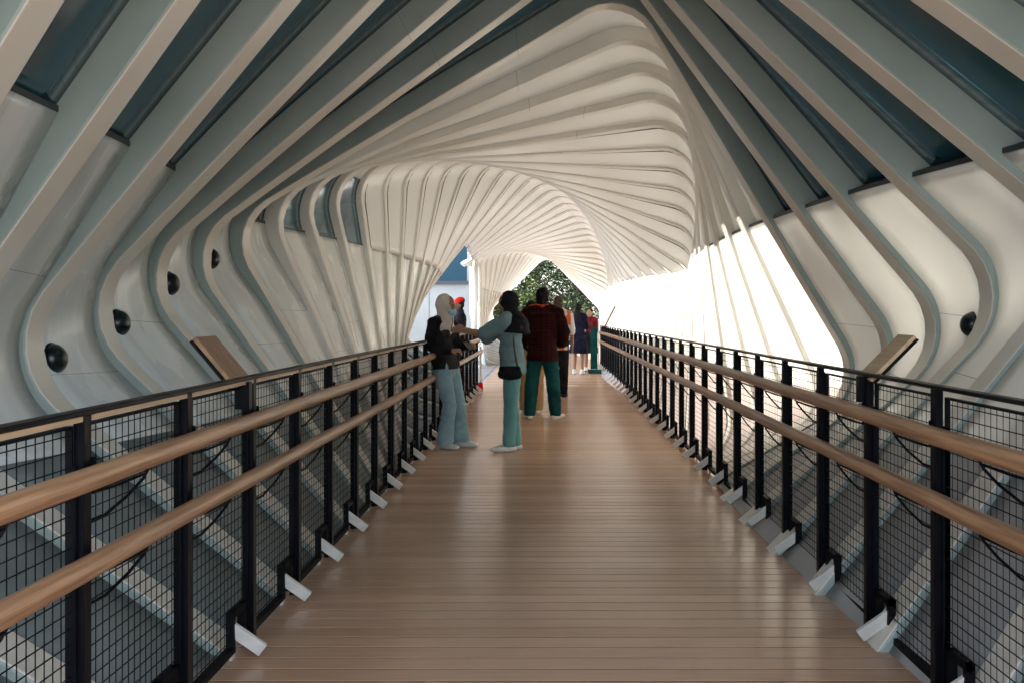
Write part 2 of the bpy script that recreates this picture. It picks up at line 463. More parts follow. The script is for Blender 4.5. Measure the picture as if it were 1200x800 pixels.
SP = .755
def railing(side, x, y0, n, label):
    s = side                      # -1 left, +1 right; inside is towards -s
    rt = thing('railing', label, 'railing', (x, y0, 0))
    ins = -s
    # post
    bm = bmesh.new()
    box(bm, (-.006 - .012, -.023, -.16), (-.006 + .018, .023, 1.115))
    box(bm, (s * .018 + (-.014 if s > 0 else -.014), -.038, -.16), (s * .018 + .014, -.025, .985))
    box(bm, (-.02, .0235, .90), (.02, .036, 1.00))
    bevel(bm, .003)
    p0 = mesh_obj('post', bm, M['black'], rt)
    # mesh panel in a frame, with a notch around the foot bracket
    bm = bmesh.new()
    zt, zb = 1.085, .045
    ylo, yhi = .034, SP - .034
    ny_ = (yhi - .18, yhi - .035); nz_ = .185
    o_ = s * .022
    vr, hr = (.0017, .0020) if s < 0 else (.0012, .0022)
    nvw = 16
    for i in range(1, nvw):
        yy = ylo + (yhi - ylo) * i / nvw
        zz = nz_ if ny_[0] < yy < ny_[1] else zb
        wire(bm, (o_, yy, zz), (o_, yy, zt), vr)
    zc = zb + .042
    while zc < zt - .01:
        if zc < nz_: wire(bm, (o_ - s*.004, ylo, zc), (o_ - s*.004, ny_[0], zc), hr); wire(bm, (o_ - s*.004, ny_[1], zc), (o_ - s*.004, yhi, zc), hr)
        else: wire(bm, (o_ - s*.004, ylo, zc), (o_ - s*.004, yhi, zc), hr)
        zc += .0425
    fpath = [(ylo, zt), (yhi, zt), (yhi, zb), (ny_[1], zb), (ny_[1], nz_), (ny_[0], nz_), (ny_[0], zb), (ylo, zb), (ylo, zt)]
    for (a, b), (c, d) in zip(fpath, fpath[1:]):
        lo = (o_ - .011, min(a, c) - .009, min(b, d) - .009); hi = (o_ + .011, max(a, c) + .009, max(b, d) + .009)
        w = 1 if (b < .5 and d < .5) else .45
        if w < 1: lo = (o_ - .009, min(a, c) - .004, min(b, d) - .004); hi = (o_ + .009, max(a, c) + .004, max(b, d) + .004)
        elif True: lo = (o_ - .016, min(a, c) - .013, min(b, d) - .013); hi = (o_ + .016, max(a, c) + .013, max(b, d) + .013)
        box(bm, lo, hi)
    mp0 = mesh_obj('mesh_panel', bm, M['wire'], rt)
    # bracket arms that carry the two handrails
    bm = bmesh.new()
    for h in (.955, .73):
        tube(bm, [(0, .03, h - .13), (ins * .015, .10, h - .125), (ins * .035, .20, h - .09), (ins * .058, .25, h - .05), (ins * .07, .26, h - .02)], .005, 6)
        tube(bm, [(0, .03, h - .055), (ins * .03, .12, h - .05), (ins * .066, .25, h - .035)], .0045, 6)
    br0 = mesh_obj('rail_bracket', bm, M['black'], rt)
    # white foot bracket: folded plate
    bm = bmesh.new()
    mt = Matrix.Translation((ins * .035, -.19, .082)) @ Matrix.Rotation(ins * R(38), 4, 'Y') @ Matrix.Rotation(ins * R(8), 4, 'Z')
    box(bm, (-.080, -.012, -.026), (.080, .012, .026), mt)
    box(bm, (-.030, -.022, -.08), (-.018, .022, .08), Matrix.Translation((0, -.19, .04))) if ins > 0 else box(bm, (.018, -.022, -.08), (.030, .022, .08), Matrix.Translation((0, -.19, .04)))
    bevel(bm, .002)
    fb0 = mesh_obj('foot_bracket', bm, M['white'], rt)
    for i in range(n):
        yy = i * SP
        if i:
            copy_under(p0, rt, (0, yy, 0)); copy_under(br0, rt, (0, yy, 0)); 
            copy_under(fb0, rt, (0, yy, 0))
            if i < n - 1: copy_under(mp0, rt, (0, yy, 0))
    Ln = (n - 1) * SP
    bm = bmesh.new(); box(bm, (-.022, -.06, 1.116), (.022, Ln + .06, 1.131)); bevel(bm, .003)
    mesh_obj('top_rail', bm, M['black'], rt)
    if s < 0:
        for i in range(n - 1):
            bm = bmesh.new(); box(bm, (-.012, i * SP + .036, 1.101), (.016, (i + 1) * SP - .036, 1.1155))
            mesh_obj('wood_batten', bm, M['batten'], rt)
    for h in (.965, .74):
        bm = bmesh.new()
        pts = [(ins * .072, -.25 + (Ln + .5) * q / 40, h + .0018 * math.sin(q * 1.7)) for q in range(41)]
        tube(bm, pts, .031 if s < 0 else .033, 16)
        mesh_obj('handrail', bm, M['rail_wood'], rt, smooth=True)
    return rt
railing(-1, XL, 3.385 - 5 * SP, 25, 'black mesh railing with wooden handrails on the left side of the deck')
railing(1, XR, 3.56 - 6 * SP, 36, 'black mesh railing with wooden handrails on the right side, below the bright wall')

# wooden reading boards leaning out over the rails
def board(name, label, loc, side, length, width, tilt, wd='board_wood'):
    rt = thing(name, label, 'board', loc, 0, 'wooden boards on the railings')
    mt = Matrix.Rotation(side * R(tilt), 4, 'Y')
    bm = bmesh.new(); box(bm, (-.009, -width / 2, 0), (.009, width / 2, length), mt); bevel(bm, .002)
    mesh_obj('panel', bm, M[wd], rt)
    bm = bmesh.new()
    box(bm, (side * .013 - .0, -width / 2 + .0, .004), (side * .013 + side * .010, width / 2, length), mt) if side > 0 else box(bm, (-.023, -width / 2, .004), (-.013, width / 2, length), mt)
    mesh_obj('backing', bm, M['black'], rt)
    bm = bmesh.new(); box(bm, (-.03, -.02, -.10), (.03, .02, .012)); mesh_obj('clamp', bm, M['black'], rt)
    return rt
board('reading_board', 'brown wooden board leaning outward on the left railing, near the rounded wall ribs', (XL, 4.02, 1.10), -1, .25, .24, 40)
board('reading_board', 'pale tan wooden board with black edge leaning outward on the right railing', (XR - .01, 4.35, 1.10), 1, .27, .19, 45, 'batten')
board('reading_board', 'dark upright board leaning at the far end of the right railing', (XR + .02, 24.3, 1.1), 1, .58, .22, 27)

# dome lamps on the wall
def dome_lamp(y, phi, label, r=.08):
    p = P3(phi, y, .045); nrm = (Vector((CX, y, CZ)) - p).normalized()
    rt = thing('wall_lamp', label, 'lamp', p, 0, 'black dome lamps on the side walls')
    q = Vector((0, 0, 1)).rotation_difference(nrm).to_matrix().to_4x4()
    bm = bmesh.new()
    bmesh.ops.create_uvsphere(bm, u_segments=28, v_segments=18, radius=r, matrix=q @ Matrix.Translation((0, 0, .012)) @ Matrix.Diagonal((1, 1, .85, 1)))
    mesh_obj('dome', bm, M['lamp'], rt, smooth=True)
    bm = bmesh.new()
    bmesh.ops.create_cone(bm, cap_ends=True, segments=28, radius1=r * 1.12, radius2=r * 1.06, depth=.02, matrix=q @ Matrix.Translation((0, 0, .004)))
    mesh_obj('mounting_ring', bm, M['black'], rt, smooth=False)
def phi_of(x, z): return math.degrees(math.atan2(z - CZ, x - CX))
dome_lamp(5.16, phi_of(-2.63, 1.15), 'large black dome lamp on the left wall, nearest the camera')
dome_lamp(5.96, phi_of(-2.65, 1.33), 'black dome lamp on the left wall, second nearest behind a curved rib')
dome_lamp(6.78, phi_of(-2.65, 1.60), 'black dome lamp high on the left wall, half hidden by the third curved rib')
dome_lamp(7.56, phi_of(-2.62, 1.82), 'smallest black dome lamp on the left wall, barely showing past its rib')
dome_lamp(6.02, phi_of(2.70, 1.32), 'only black dome lamp on the right wall', .075)

# ------------------------------------------------------------------ people
def cloth(name, c1, c2, scale=9, rough=.85, bump=.25):
    return noisy(mat(name, rough=rough, spec=.1), c1, c2, scale=scale, bump=bump, bscale=14)
M['skin'] = noisy(mat('skin', rough=.5), (.30, .16, .10), (.36, .20, .13), scale=12)
M['skin_dark'] = noisy(mat('skin_brown', rough=.5), (.16, .08, .05), (.20, .10, .065), scale=12)
M['hair'] = noisy(mat('black_hair', rough=.6, spec=.12), (.006, .005, .005), (.018, .014, .012), scale=20, stretch=(6, 6, .6))
M['hair_brown'] = noisy(mat('brown_hair', rough=.6, spec=.12), (.05, .04, .03), (.12, .09, .06), scale=20)
M['hijab_beige'] = cloth('beige_scarf', (.56, .50, .45), (.68, .62, .56))
M['hijab_black'] = cloth('black_scarf', (.008, .008, .010), (.016, .016, .02))
M['black_cloth'] = cloth('black_cloth', (.008, .008, .010), (.020, .020, .023))
M['grey_cloth'] = cloth('charcoal_cloth', (.035, .032, .034), (.055, .05, .052))
M['jeans_light'] = cloth('washed_denim', (.20, .33, .39), (.33, .47, .52), 5)
M['denim_teal'] = cloth('blue_denim', (.13, .215, .24), (.19, .29, .32), 5)
M['teal'] = cloth('teal_cloth', (.11, .27, .28), (.16, .36, .36), 4)
M['teal_dark'] = cloth('dark_teal_cloth', (.006, .050, .055), (.012, .085, .088), 4)
M['tan'] = cloth('tan_cloth', (.36, .22, .10), (.44, .28, .14), 4)
M['navy'] = cloth('navy_cloth', (.006, .008, .02), (.012, .014, .034))
M['maroon'] = cloth('maroon_cloth', (.10, .008, .014), (.16, .014, .02))
M['orange'] = cloth('orange_cloth', (.32, .045, .02), (.42, .07, .03))
M['red'] = cloth('red_cloth', (.60, .012, .010), (.70, .02, .015), bump=.1)
M['mask'] = cloth('blue_mask', (.30, .52, .62), (.36, .58, .68), bump=.05)
M['shoe_white'] = mat('white_shoe', (.72, .72, .70), .5)
M['shoe_black'] = mat('black_shoe', (.012, .012, .013), .5)
M['phone'] = mat('phone_black', (.012, .012, .014), .15)
M['strap'] = mat('bag_strap', (.05, .03, .02), .6)
M['eye'] = mat('eye_dark', (.01, .008, .006), .2)
# plaid shirt
m = mat('plaid_cloth', rough=.9, spec=.08); t, N, L, b = nt(m)
tc = N.new('ShaderNodeTexCoord'); fac = None
sp_ = N.new('ShaderNodeSeparateXYZ'); L.new(tc.outputs['Object'], sp_.inputs[0])
outs = []
for ax, w in (('Y', .075), ('Z', .075)):
    d_ = N.new('ShaderNodeMath'); d_.operation = 'DIVIDE'; d_.inputs[1].default_value = w; L.new(sp_.outputs[ax], d_.inputs[0])
    f_ = N.new('ShaderNodeMath'); f_.operation = 'FRACT'; L.new(d_.outputs[0], f_.inputs[0])
    g_ = N.new('ShaderNodeMath'); g_.operation = 'GREATER_THAN'; g_.inputs[1].default_value = .55; L.new(f_.outputs[0], g_.inputs[0]); outs.append(g_)
    t_ = N.new('ShaderNodeMath'); t_.operation = 'COMPARE'; t_.inputs[1].default_value = .25; t_.inputs[2].default_value = .045; L.new(f_.outputs[0], t_.inputs[0]); outs.append(t_)
s1 = N.new('ShaderNodeMath'); s1.operation = 'ADD'; L.new(outs[0].outputs[0], s1.inputs[0]); L.new(outs[2].outputs[0], s1.inputs[1])
s2 = N.new('ShaderNodeMath'); s2.operation = 'MAXIMUM'; L.new(outs[1].outputs[0], s2.inputs[0]); L.new(outs[3].outputs[0], s2.inputs[1])
s3 = N.new('ShaderNodeMath'); s3.operation = 'MULTIPLY'; s3.inputs[1].default_value = .5; L.new(s1.outputs[0], s3.inputs[0])
mA = N.new('ShaderNodeMix'); mA.data_type = 'RGBA'; mA.inputs['A'].default_value = (.004, .002, .003, 1); mA.inputs['B'].default_value = (.034, .005, .006, 1)
L.new(s3.outputs[0], mA.inputs['Factor'])
mB = N.new('ShaderNodeMix'); mB.data_type = 'RGBA'; mB.inputs['B'].default_value = (.055, .014, .014, 1); L.new(mA.outputs['Result'], mB.inputs['A'])
s4 = N.new('ShaderNodeMath'); s4.operation = 'MULTIPLY'; s4.inputs[1].default_value = .55; L.new(s2.outputs[0], s4.inputs[0]); L.new(s4.outputs[0], mB.inputs['Factor'])
L.new(mB.outputs['Result'], b.inputs['Base Color']); M['plaid'] = m
M['floral'] = noisy(mat('floral_cloth', rough=.85), (.66, .66, .66), (.70, .14, .04), scale=7, detail=1, lo=.52, hi=.56)

def blob(name, build, m, parent, voxel=.009, smooth=6, wrinkle=0.0, wscale=7, seed=0, cut=None):
    bm = bmesh.new(); build(bm)
    bmesh.ops.recalc_face_normals(bm, faces=bm.faces)
    me = bpy.data.meshes.new('tmp'); bm.to_mesh(me); bm.free()
    tmp = bpy.data.objects.new('tmp', me); COL.objects.link(tmp)
    r_ = tmp.modifiers.new('r', 'REMESH'); r_.mode = 'VOXEL'; r_.voxel_size = voxel
    if smooth:
        s_ = tmp.modifiers.new('s', 'SMOOTH'); s_.factor = .5; s_.iterations = smooth
    dg = bpy.context.evaluated_depsgraph_get()
    out = bpy.data.meshes.new_from_object(tmp.evaluated_get(dg))
    bpy.data.objects.remove(tmp); bpy.data.meshes.remove(me)
    out.name = name
    if wrinkle:
        nrm = [v.normal.copy() for v in out.vertices]
        for v, nn in zip(out.vertices, nrm):
            c = v.co
            q = Vector((c.x * wscale, c.y * wscale, c.z * wscale * 1.9)) + Vector((seed * 3.1, seed, 0))
            w = noise.noise(q) + .5 * noise.noise(q * 2.3)
            v.co = c + nn * w * wrinkle
    if cut is not None:      # straight hem
        bm = bmesh.new(); bm.from_mesh(out)
        for z_ in (cut if isinstance(cut, (list, tuple)) else [cut]):
            bmesh.ops.bisect_plane(bm, geom=list(bm.verts) + list(bm.edges) + list(bm.faces), plane_co=(0, 0, z_), plane_no=(.06, .03, -1), clear_outer=True)
        be = [e for e in bm.edges if e.is_boundary]
        if be: bmesh.ops.holes_fill(bm, edges=be, sides=0)
        bm.to_mesh(out); bm.free()
    for p in out.polygons: p.use_smooth = True
    out.materials.clear(); out.materials.append(m)
    return link(name, out, parent)

def lerp(a, b, t): return Vector(a) * (1 - t) + Vector(b) * t

def hand(bm, w, d, up, side, curl=35, s=1.0):
    """palm and five fingers at wrist w pointing along d; up = back-of-hand direction; side=+1/-1 thumb side"""
    d = Vector(d).normalized(); up = Vector(up); up = (up - d * up.dot(d)).normalized(); lat = d.cross(up).normalized() * side
    w = Vector(w)
    tube(bm, [w - d * .01, w + d * .035 * s, w + d * .085 * s], [.024 * s, .034 * s, .036 * s], 12, (up, .5))
    lens = (.070, .080, .074, .058)
    for i, ln in enumerate(lens):
        b0 = w + d * (.085 - .004 * abs(i - 1.3)) * s + lat * (.028 - .0185 * i) * s
        pts = [b0 - d * .02 * s]; cur = b0; ang = 0
        pts.append(cur)
        for seg, fr in enumerate((.45, .32, .23)):
            ang += R(curl * (.7 if seg == 0 else 1))
            cur = cur + (d * math.cos(ang) - up * math.sin(ang)) * ln * fr * s
            pts.append(cur)
        tube(bm, pts, [.0088 * s, .0088 * s, .0083 * s, .0078 * s, .0068 * s], 8)
    b0 = w + d * .025 * s + lat * .022 * s
    tube(bm, [b0, b0 + (d * .6 + lat * .7 - up * .25).normalized() * .038 * s, b0 + (d * .6 + lat * .7 - up * .25).normalized() * .038 * s + (d * .9 + lat * .15 - up * .3).normalized() * .035 * s], [.012 * s, .010 * s, .008 * s], 8)

def head(bm, c, f, s=1.0):
    """head with face; f = facing direction"""
    c = Vector(c); f = Vector(f).normalized(); u = Vector((0, 0, 1)); u = (u - f * u.dot(f)).normalized(); l = u.cross(f)
    rot = Matrix((f, l, u)).transposed()
    ell(bm, c + u * .02 * s, (.096 * s, .077 * s, .105 * s), 20, rot)
    ell(bm, c + f * .022 * s - u * .045 * s, (.068 * s, .060 * s, .075 * s), 16, rot)          # jaw
    ell(bm, c + f * .066 * s - u * .100 * s, (.022 * s, .024 * s, .018 * s), 10, rot)          # chin
    tube(bm, [c + f * .088 * s + u * .022 * s, c + f * .104 * s - u * .018 * s], [.008 * s, .0125 * s], 8)    # nose
    for sd in (-1, 1):
        ell(bm, c + f * .080 * s + l * sd * .030 * s - u * .022 * s, (.02 * s, .022 * s, .02 * s), 10, rot)    # cheek
        ell(bm, c + f * .083 * s + l * sd * .030 * s + u * .034 * s, (.014 * s, .024 * s, .008 * s), 10, rot)  # brow
        ell(bm, c - f * .005 * s + l * sd * .078 * s - u * .005 * s, (.018 * s, .009 * s, .032 * s), 10, rot)  # ear
    ell(bm, c + f * .088 * s - u * .058 * s, (.010 * s, .024 * s, .0065 * s), 10, rot)         # upper lip
    ell(bm, c + f * .084 * s - u * .071 * s, (.010 * s, .020 * s, .007 * s), 10, rot)          # lower lip

def eyes(c, f, parent, s=1.0):
    c = Vector(c); f = Vector(f).normalized(); u = Vector((0, 0, 1)); u = (u - f * u.dot(f)).normalized(); l = u.cross(f)
    bm = bmesh.new()
    for sd in (-1, 1): ell(bm, c + f * .0875 * s + l * sd * .031 * s + u * .015 * s, (.008 * s, .012 * s, .006 * s), 10, Matrix((f, l, u)).transposed())
    mesh_obj('eyes', bm, M['eye'], parent, smooth=True)

class Fig:
    """joint positions in the person's own frame: +X is where the chest faces, +Y is their left"""
    def __init__(s, h, male=False, lean=0.0):
        k = h / 1.70; s.k = k; s.male = male
        sh = .185 if male else .160; hp = .085 if male else .088
        s.pelvis = Vector((0, 0, .93 * k)); s.waist = Vector((lean * .4, 0, 1.08 * k)); s.chest = Vector((lean * .8, 0, 1.27 * k))
        s.neck = Vector((lean, 0, 1.44 * k)); s.headc = Vector((lean + .02 * k, 0, 1.575 * k)); s.face = Vector((1, 0, 0))
        s.sho = {1: Vector((lean, sh * k, 1.385 * k)), -1: Vector((lean, -sh * k, 1.385 * k))}
        s.hip = {1: Vector((0, hp * k, .90 * k)), -1: Vector((0, -hp * k, .90 * k))}
        s.knee = {1: Vector((.015, hp * k * 1.05, .49 * k)), -1: Vector((.015, -hp * k * 1.05, .49 * k))}
        s.ank = {1: Vector((-.02, hp * k * 1.1, .085 * k)), -1: Vector((-.02, -hp * k * 1.1, .085 * k))}
        s.elb = {1: s.sho[1] + Vector((-.02, .05 * k, -.28 * k)), -1: s.sho[-1] + Vector((-.02, -.05 * k, -.28 * k))}
        s.wri = {1: s.elb[1] + Vector((.05, .0, -.24 * k)), -1: s.elb[-1] + Vector((.05, 0, -.24 * k))}
        s.hdir = {1: Vector((.1, 0, -1)), -1: Vector((.1, 0, -1))}
        s.hup = {1: Vector((0, 1, 0)), -1: Vector((0, -1, 0))}
        s.toe = {1: Vector((1, .15, 0)), -1: Vector((1, -.15, 0))}
        s.curl = 28
    def torso(s, bm, g=0.0, z0=None, wide=1.0):
        k = s.k; w = (1.12 if s.male else 1.0) * wide
        hipw = .150 if s.male else .158
        pts = [s.pelvis + Vector((0, 0, -.05 * k)), s.pelvis, s.waist, s.chest, lerp(s.chest, s.neck, .55), lerp(s.chest, s.neck, .85)]
        rad = [hipw * k * .9 + g, hipw * k + g, (.142 if s.male else .122) * k * w + g, .158 * k * w + g, .150 * k * w + g, .10 * k * w + g]
        tube(bm, pts, rad, 20, ((1, 0, 0), .66))
        for sd in (1, -1):
            tube(bm, [lerp(s.neck, s.sho[sd], .1) + Vector((0, 0, -.01)), lerp(s.neck, s.sho[sd], .6) + Vector((0, 0, .012 * k)), s.sho[sd]], [.052 * k + g, .056 * k + g, .058 * k + g], 12)
        if not s.male:
            for sd in (1, -1): ell(bm, s.chest + Vector((.085 * k, sd * .062 * k, -.005)), (.055 * k + g, .062 * k + g, .062 * k + g), 12)
    def leg(s, bm, sd, r, g=0.0):
        k = s.k
        H, K, A = s.hip[sd], s.knee[sd], s.ank[sd]
        pts = [H + Vector((0, 0, .02)), lerp(H, K, .35), lerp(H, K, .75), K, lerp(K, A, .3), lerp(K, A, .65), A]
        tube(bm, pts, [q * k + g for q in r], 16)
    def foot(s, bm, sd, g=0.0):
        k = s.k; A = s.ank[sd]; d = s.toe[sd].normalized()
        b = Vector((A.x, A.y, .032 * k))
        tube(bm, [A + Vector((0, 0, .02)), Vector((A.x, A.y, .05 * k))], [.040 * k + g, .042 * k + g], 12)
        tube(bm, [b - d * .045 * k, b + d * .03 * k, b + d * .11 * k, b + d * .17 * k], [.036 * k + g, .042 * k + g, .043 * k + g, .030 * k + g], 14, ((0, 0, 1), .72))
    def arm(s, bm, sd, g=0.0, upto=1.0, rs=(.050, .046, .040, .037, .026), upper=True):
        k = s.k; S, E, W = s.sho[sd], s.elb[sd], s.wri[sd]
        pts = [S, lerp(S, E, .5), E]; rr = [rs[0], rs[1], rs[2]]
        if upto > 1.0 - .5:
            pts += [lerp(E, W, .35 * upto), lerp(E, W, upto)]; rr += [rs[3], rs[3] * (1 - upto) + rs[4] * upto]
        tube(bm, pts, [q * k + g for q in rr], 14)
    def body(s, bm):
        k = s.k
        s.torso(bm, -.012)
        tube(bm, [s.neck + Vector((-.005, 0, -.05 * k)), lerp(s.neck, s.headc, .35), s.headc + Vector((-.01, 0, -.03 * k))], [.056 * k, .050 * k, .052 * k], 14)
        head(bm, s.headc, s.face, k)
        for sd in (1, -1):
            s.leg(bm, sd, (.082, .078, .062, .052, .055, .045, .036)); s.foot(bm, sd, -.006)
            s.arm(bm, sd)
            hand(bm, s.wri[sd], s.hdir[sd], s.hup[sd], sd * s.thumb(sd), s.curl, k)
    def thumb(s, sd):
        # thumb on the side nearest the body's front
        d = s.hdir[sd].normalized(); up = s.hup[sd]; up = (up - d * up.dot(d)).normalized(); lat = d.cross(up)
        pref = Vector((1, 0, .6))
        return (1 if lat.dot(pref) > 0 else -1) * sd

def sole(f, parent, m, tint=None):
    def b(bm):
        for sd in (1, -1): f.foot(bm, sd, .006)
    o = blob('shoes', b, m, parent, .008, 3)
    # flatten the soles onto the deck
    for v in o.data.vertices:
        if v.co.z < .006: v.co.z = .001
    return o

def trousers(f, parent, m, r, seed=0, wr=.010, name='trousers', z1=None):
    def b(bm):
        k = f.k
        tube(bm, [f.pelvis + Vector((0, 0, -.06 * k)), f.pelvis + Vector((0, 0, .02 * k)), f.pelvis + Vector((0, 0, .10 * k))], [.150 * k, .160 * k, .140 * k], 20, ((1, 0, 0), .72))
        for sd in (1, -1):
            f.leg(bm, sd, r)
            ell(bm, f.hip[sd] + Vector((-.055 * k, 0, 0)), (.075 * k, .085 * k, .10 * k), 14)
    return blob(name, b, m, parent, .010, 5, wr, 6, seed, .055)

def shirt(f, parent, m, sleeve=1.0, hem=.0, seed=0, g=.012, name='shirt', wide=1.0, wr=.006, rs=(.056, .052, .048, .044, .036)):
    def b(bm):
        f.torso(bm, g, wide=wide)
        k = f.k
        tube(bm, [f.pelvis + Vector((0, 0, -hem - .12)), f.pelvis + Vector((0, 0, -hem)), f.pelvis + Vector((0, 0, .02)), f.waist], [(.158 if g < .025 else .185) * k + g, (.164 if g < .025 else .182) * k + g, .160 * k + g, .135 * k * wide + g], 20, ((1, 0, 0), .76 if g < .025 else .98))
        for sd in (1, -1): f.arm(bm, sd, g, sleeve, rs)
    return blob(name, b, m, parent, .010, 5, wr, 7, seed, f.pelvis.z - hem - .04)

def hijab(f, parent, m, drape=.16, seed=0, cape=False):
    def b(bm):
        k = f.k; c = f.headc; fc = f.face
        rot = Matrix((fc, Vector((0, 0, 1)).cross(fc), Vector((0, 0, 1)))).transposed()
        ell(bm, c + Vector((0, 0, .022 * k)) - fc * .018 * k, (.108 * k, .094 * k, .122 * k), 20, rot)
        tube(bm, [c - fc * .025 * k + Vector((0, 0, -.02 * k)), c - fc * .02 * k + Vector((0, 0, -.11 * k)), f.neck + Vector((0, 0, -.02)), f.neck + Vector((0, 0, -drape * .55)), f.neck + Vector((0, 0, -drape))],
             [.097 * k, .094 * k, (.118 if drape < .115 else .165) * k, (.10 + drape * .45) * k, (.11 + drape * .5) * k], 20, ((1, 0, 0), .82))
        tube(bm, [c + fc * .03 * k + Vector((0, 0, -.105 * k)), f.neck + fc * .05 + Vector((0, 0, -.06 * k))], [.055 * k, .07 * k], 14)
    def b2(bm):
        b(bm); k = f.k; n_ = f.neck
        tube(bm, [f.headc + Vector((-.02, 0, -.06 * k)), n_ + Vector((-.015, 0, .03)), n_ + Vector((-.02, 0, -.03)), n_ + Vector((-.03, 0, -.10)), n_ + Vector((-.045, 0, -.19))], [.10 * k, .125 * k, .19 * k, .225 * k, .225 * k], 24, ((1, 0, 0), .80))
    return blob('headscarf', b2 if cape else b, m, parent, .009, 5, .008, 9, seed, f.neck.z - .17 if cape else None)

def hair_cap(f, parent, m, length=0.0, seed=0):
    def b(bm):
        k = f.k; c = f.headc; fc = f.face
        rot = Matrix((fc, Vector((0, 0, 1)).cross(fc), Vector((0, 0, 1)))).transposed()
        ell(bm, c + Vector((0, 0, .045 * k)) - fc * .022 * k, (.104 * k, .093 * k, .100 * k), 18, rot)
        ell(bm, c - fc * .055 * k - Vector((0, 0, .015 * k)), (.062 * k, .082 * k, .100 * k), 16, rot)
        if length:
            tube(bm, [c - fc * .05 * k, c - fc * .075 * k + Vector((0, 0, -.14 * k)), c - fc * .085 * k + Vector((0, 0, -.14 - length * .5)), c - fc * .08 * k + Vector((0, 0, -.14 - length))],
                 [.085 * k, .09 * k, .095 * k, .07 * k], 14, (fc, .5))
    return blob('hair', b, m, parent, .009, 3, .008, 16, seed)

def person(label, x, y, rz):
    return thing('person', label, 'person', (x, y, 0), rz)

# --- woman leaning on the left railing
L1 = person('woman in beige headscarf, blue mask and ripped light jeans leaning on the left railing', -1.0, 10.3, R(-28))
f = Fig(1.60, lean=-.02)
f.pelvis += Vector((-.06, 0, -.01)); f.waist += Vector((-.08, 0, 0)); f.chest += Vector((-.10, 0, 0)); f.neck += Vector((-.09, 0, 0)); f.headc += Vector((-.055, 0, -.005))
for sd in (1, -1):
    f.sho[sd] += Vector((-.09, 0, 0)); f.hip[sd] += Vector((-.06, 0, 0)); f.knee[sd] += Vector((.03, 0, 0)); f.ank[sd] += Vector((.08 if sd > 0 else .02, .02 * sd, 0))
f.elb = {1: f.sho[1] + Vector((.03, .07, -.25)), -1: f.sho[-1] + Vector((.00, -.08, -.25))}
f.wri = {1: f.elb[1] + Vector((.21, -.07, .02)), -1: f.elb[-1] + Vector((.20, .09, -.03))}
f.hdir = {1: Vector((1, -.5, .1)), -1: Vector((1, .55, 0))}; f.hup = {1: Vector((0, .5, 1)), -1: Vector((0, -.6, 1))}
f.face = Vector((.93, .34, -.10)).normalized(); f.curl = 40
blob('body', f.body, M['skin'], L1, .0065, 2)
eyes(f.headc, f.face, L1, f.k)
trousers(f, L1, M['jeans_light'], (.094, .092, .084, .078, .082, .090, .098), 1, .010, 'jeans')
shirt(f, L1, M['grey_cloth'], .3, .0, 2, .004)
def jk(bm):
    f.arm(bm, 1, .016, .85, (.062, .058, .052, .048, .040)); f.arm(bm, -1, .016, .85, (.062, .058, .052, .048, .040))
    k = f.k
    for sd in (1, -1):
        tube(bm, [lerp(f.neck, f.sho[sd], .35) + Vector((-.01, 0, -.02)), f.chest + Vector((-.005, sd * .105, -.02)), f.waist + Vector((.0, sd * .115, -.02)), f.pelvis + Vector((.0, sd * .115, .0)), f.pelvis + Vector((.0, sd * .115, -.1))], [.06, .078, .076, .074, .07], 14, ((1, 0, 0), 1.15))
    tube(bm, [f.neck + Vector((-.04, 0, -.05)), f.chest + Vector((-.03, 0, 0)), f.waist + Vector((-.03, 0, 0)), f.pelvis + Vector((-.03, 0, .0)), f.pelvis + Vector((-.03, 0, -.1))], [.10, .155, .15, .155, .15], 18, ((1, 0, 0), .62))
blob('jacket', jk, M['black_cloth'], L1, .010, 5, .008, 7, 4, f.pelvis.z - .03)
hijab(f, L1, M['hijab_beige'], .10, 3)
def mk(bm):
    fc = f.face; k = f.k; rot = Matrix((fc, Vector((0, 0, 1)).cross(fc), Vector((0, 0, 1)))).transposed()
    ell(bm, f.headc + fc * .060 * k - Vector((0, 0, .055 * k)), (.056 * k, .062 * k, .058 * k), 16, rot)
blob('face_mask', mk, M['mask'], L1, .007, 2)
sole(f, L1, M['shoe_white'])
# rip across the knee: a pale frayed band
def rip(bm):
    for sd in (1,):
        K = f.knee[sd]; tube(bm, [K + Vector((.088, -.05, .0)), K + Vector((.100, 0, -.006)), K + Vector((.088, .05, .002))], [.008, .010, .008], 8)
blob('frayed_rip', rip, M['shoe_white'], L1, .005, 1)
def world_pt(root, p):
    return Matrix.Translation(root.location) @ Matrix.Rotation(root.rotation_euler.z, 4, 'Z') @ Vector(p)
def phone_at(label, root, p, rx, rz):
    o = thing('smartphone', label, 'phone', world_pt(root, p), 0)
    o.rotation_euler = (rx, 0, rz)
    bm = bmesh.new(); box(bm, (-.037, -.005, -.075), (.037, .005, .075)); bevel(bm, .003, 2)
    mesh_obj('case', bm, M['phone'], o)
    bm = bmesh.new(); box(bm, (-.034, -.0065, -.070), (.034, -.0052, .070)); mesh_obj('screen', bm, M['glassy'], o)
M['glassy'] = mat('phone_glass', (.02, .02, .025), .05)
pw = lerp(f.wri[1], f.wri[-1], .5) + Vector((.10, 0, .015))
phone_at('dark smartphone held in both hands by the woman in the beige headscarf', L1, pw, R(-55), R(40))

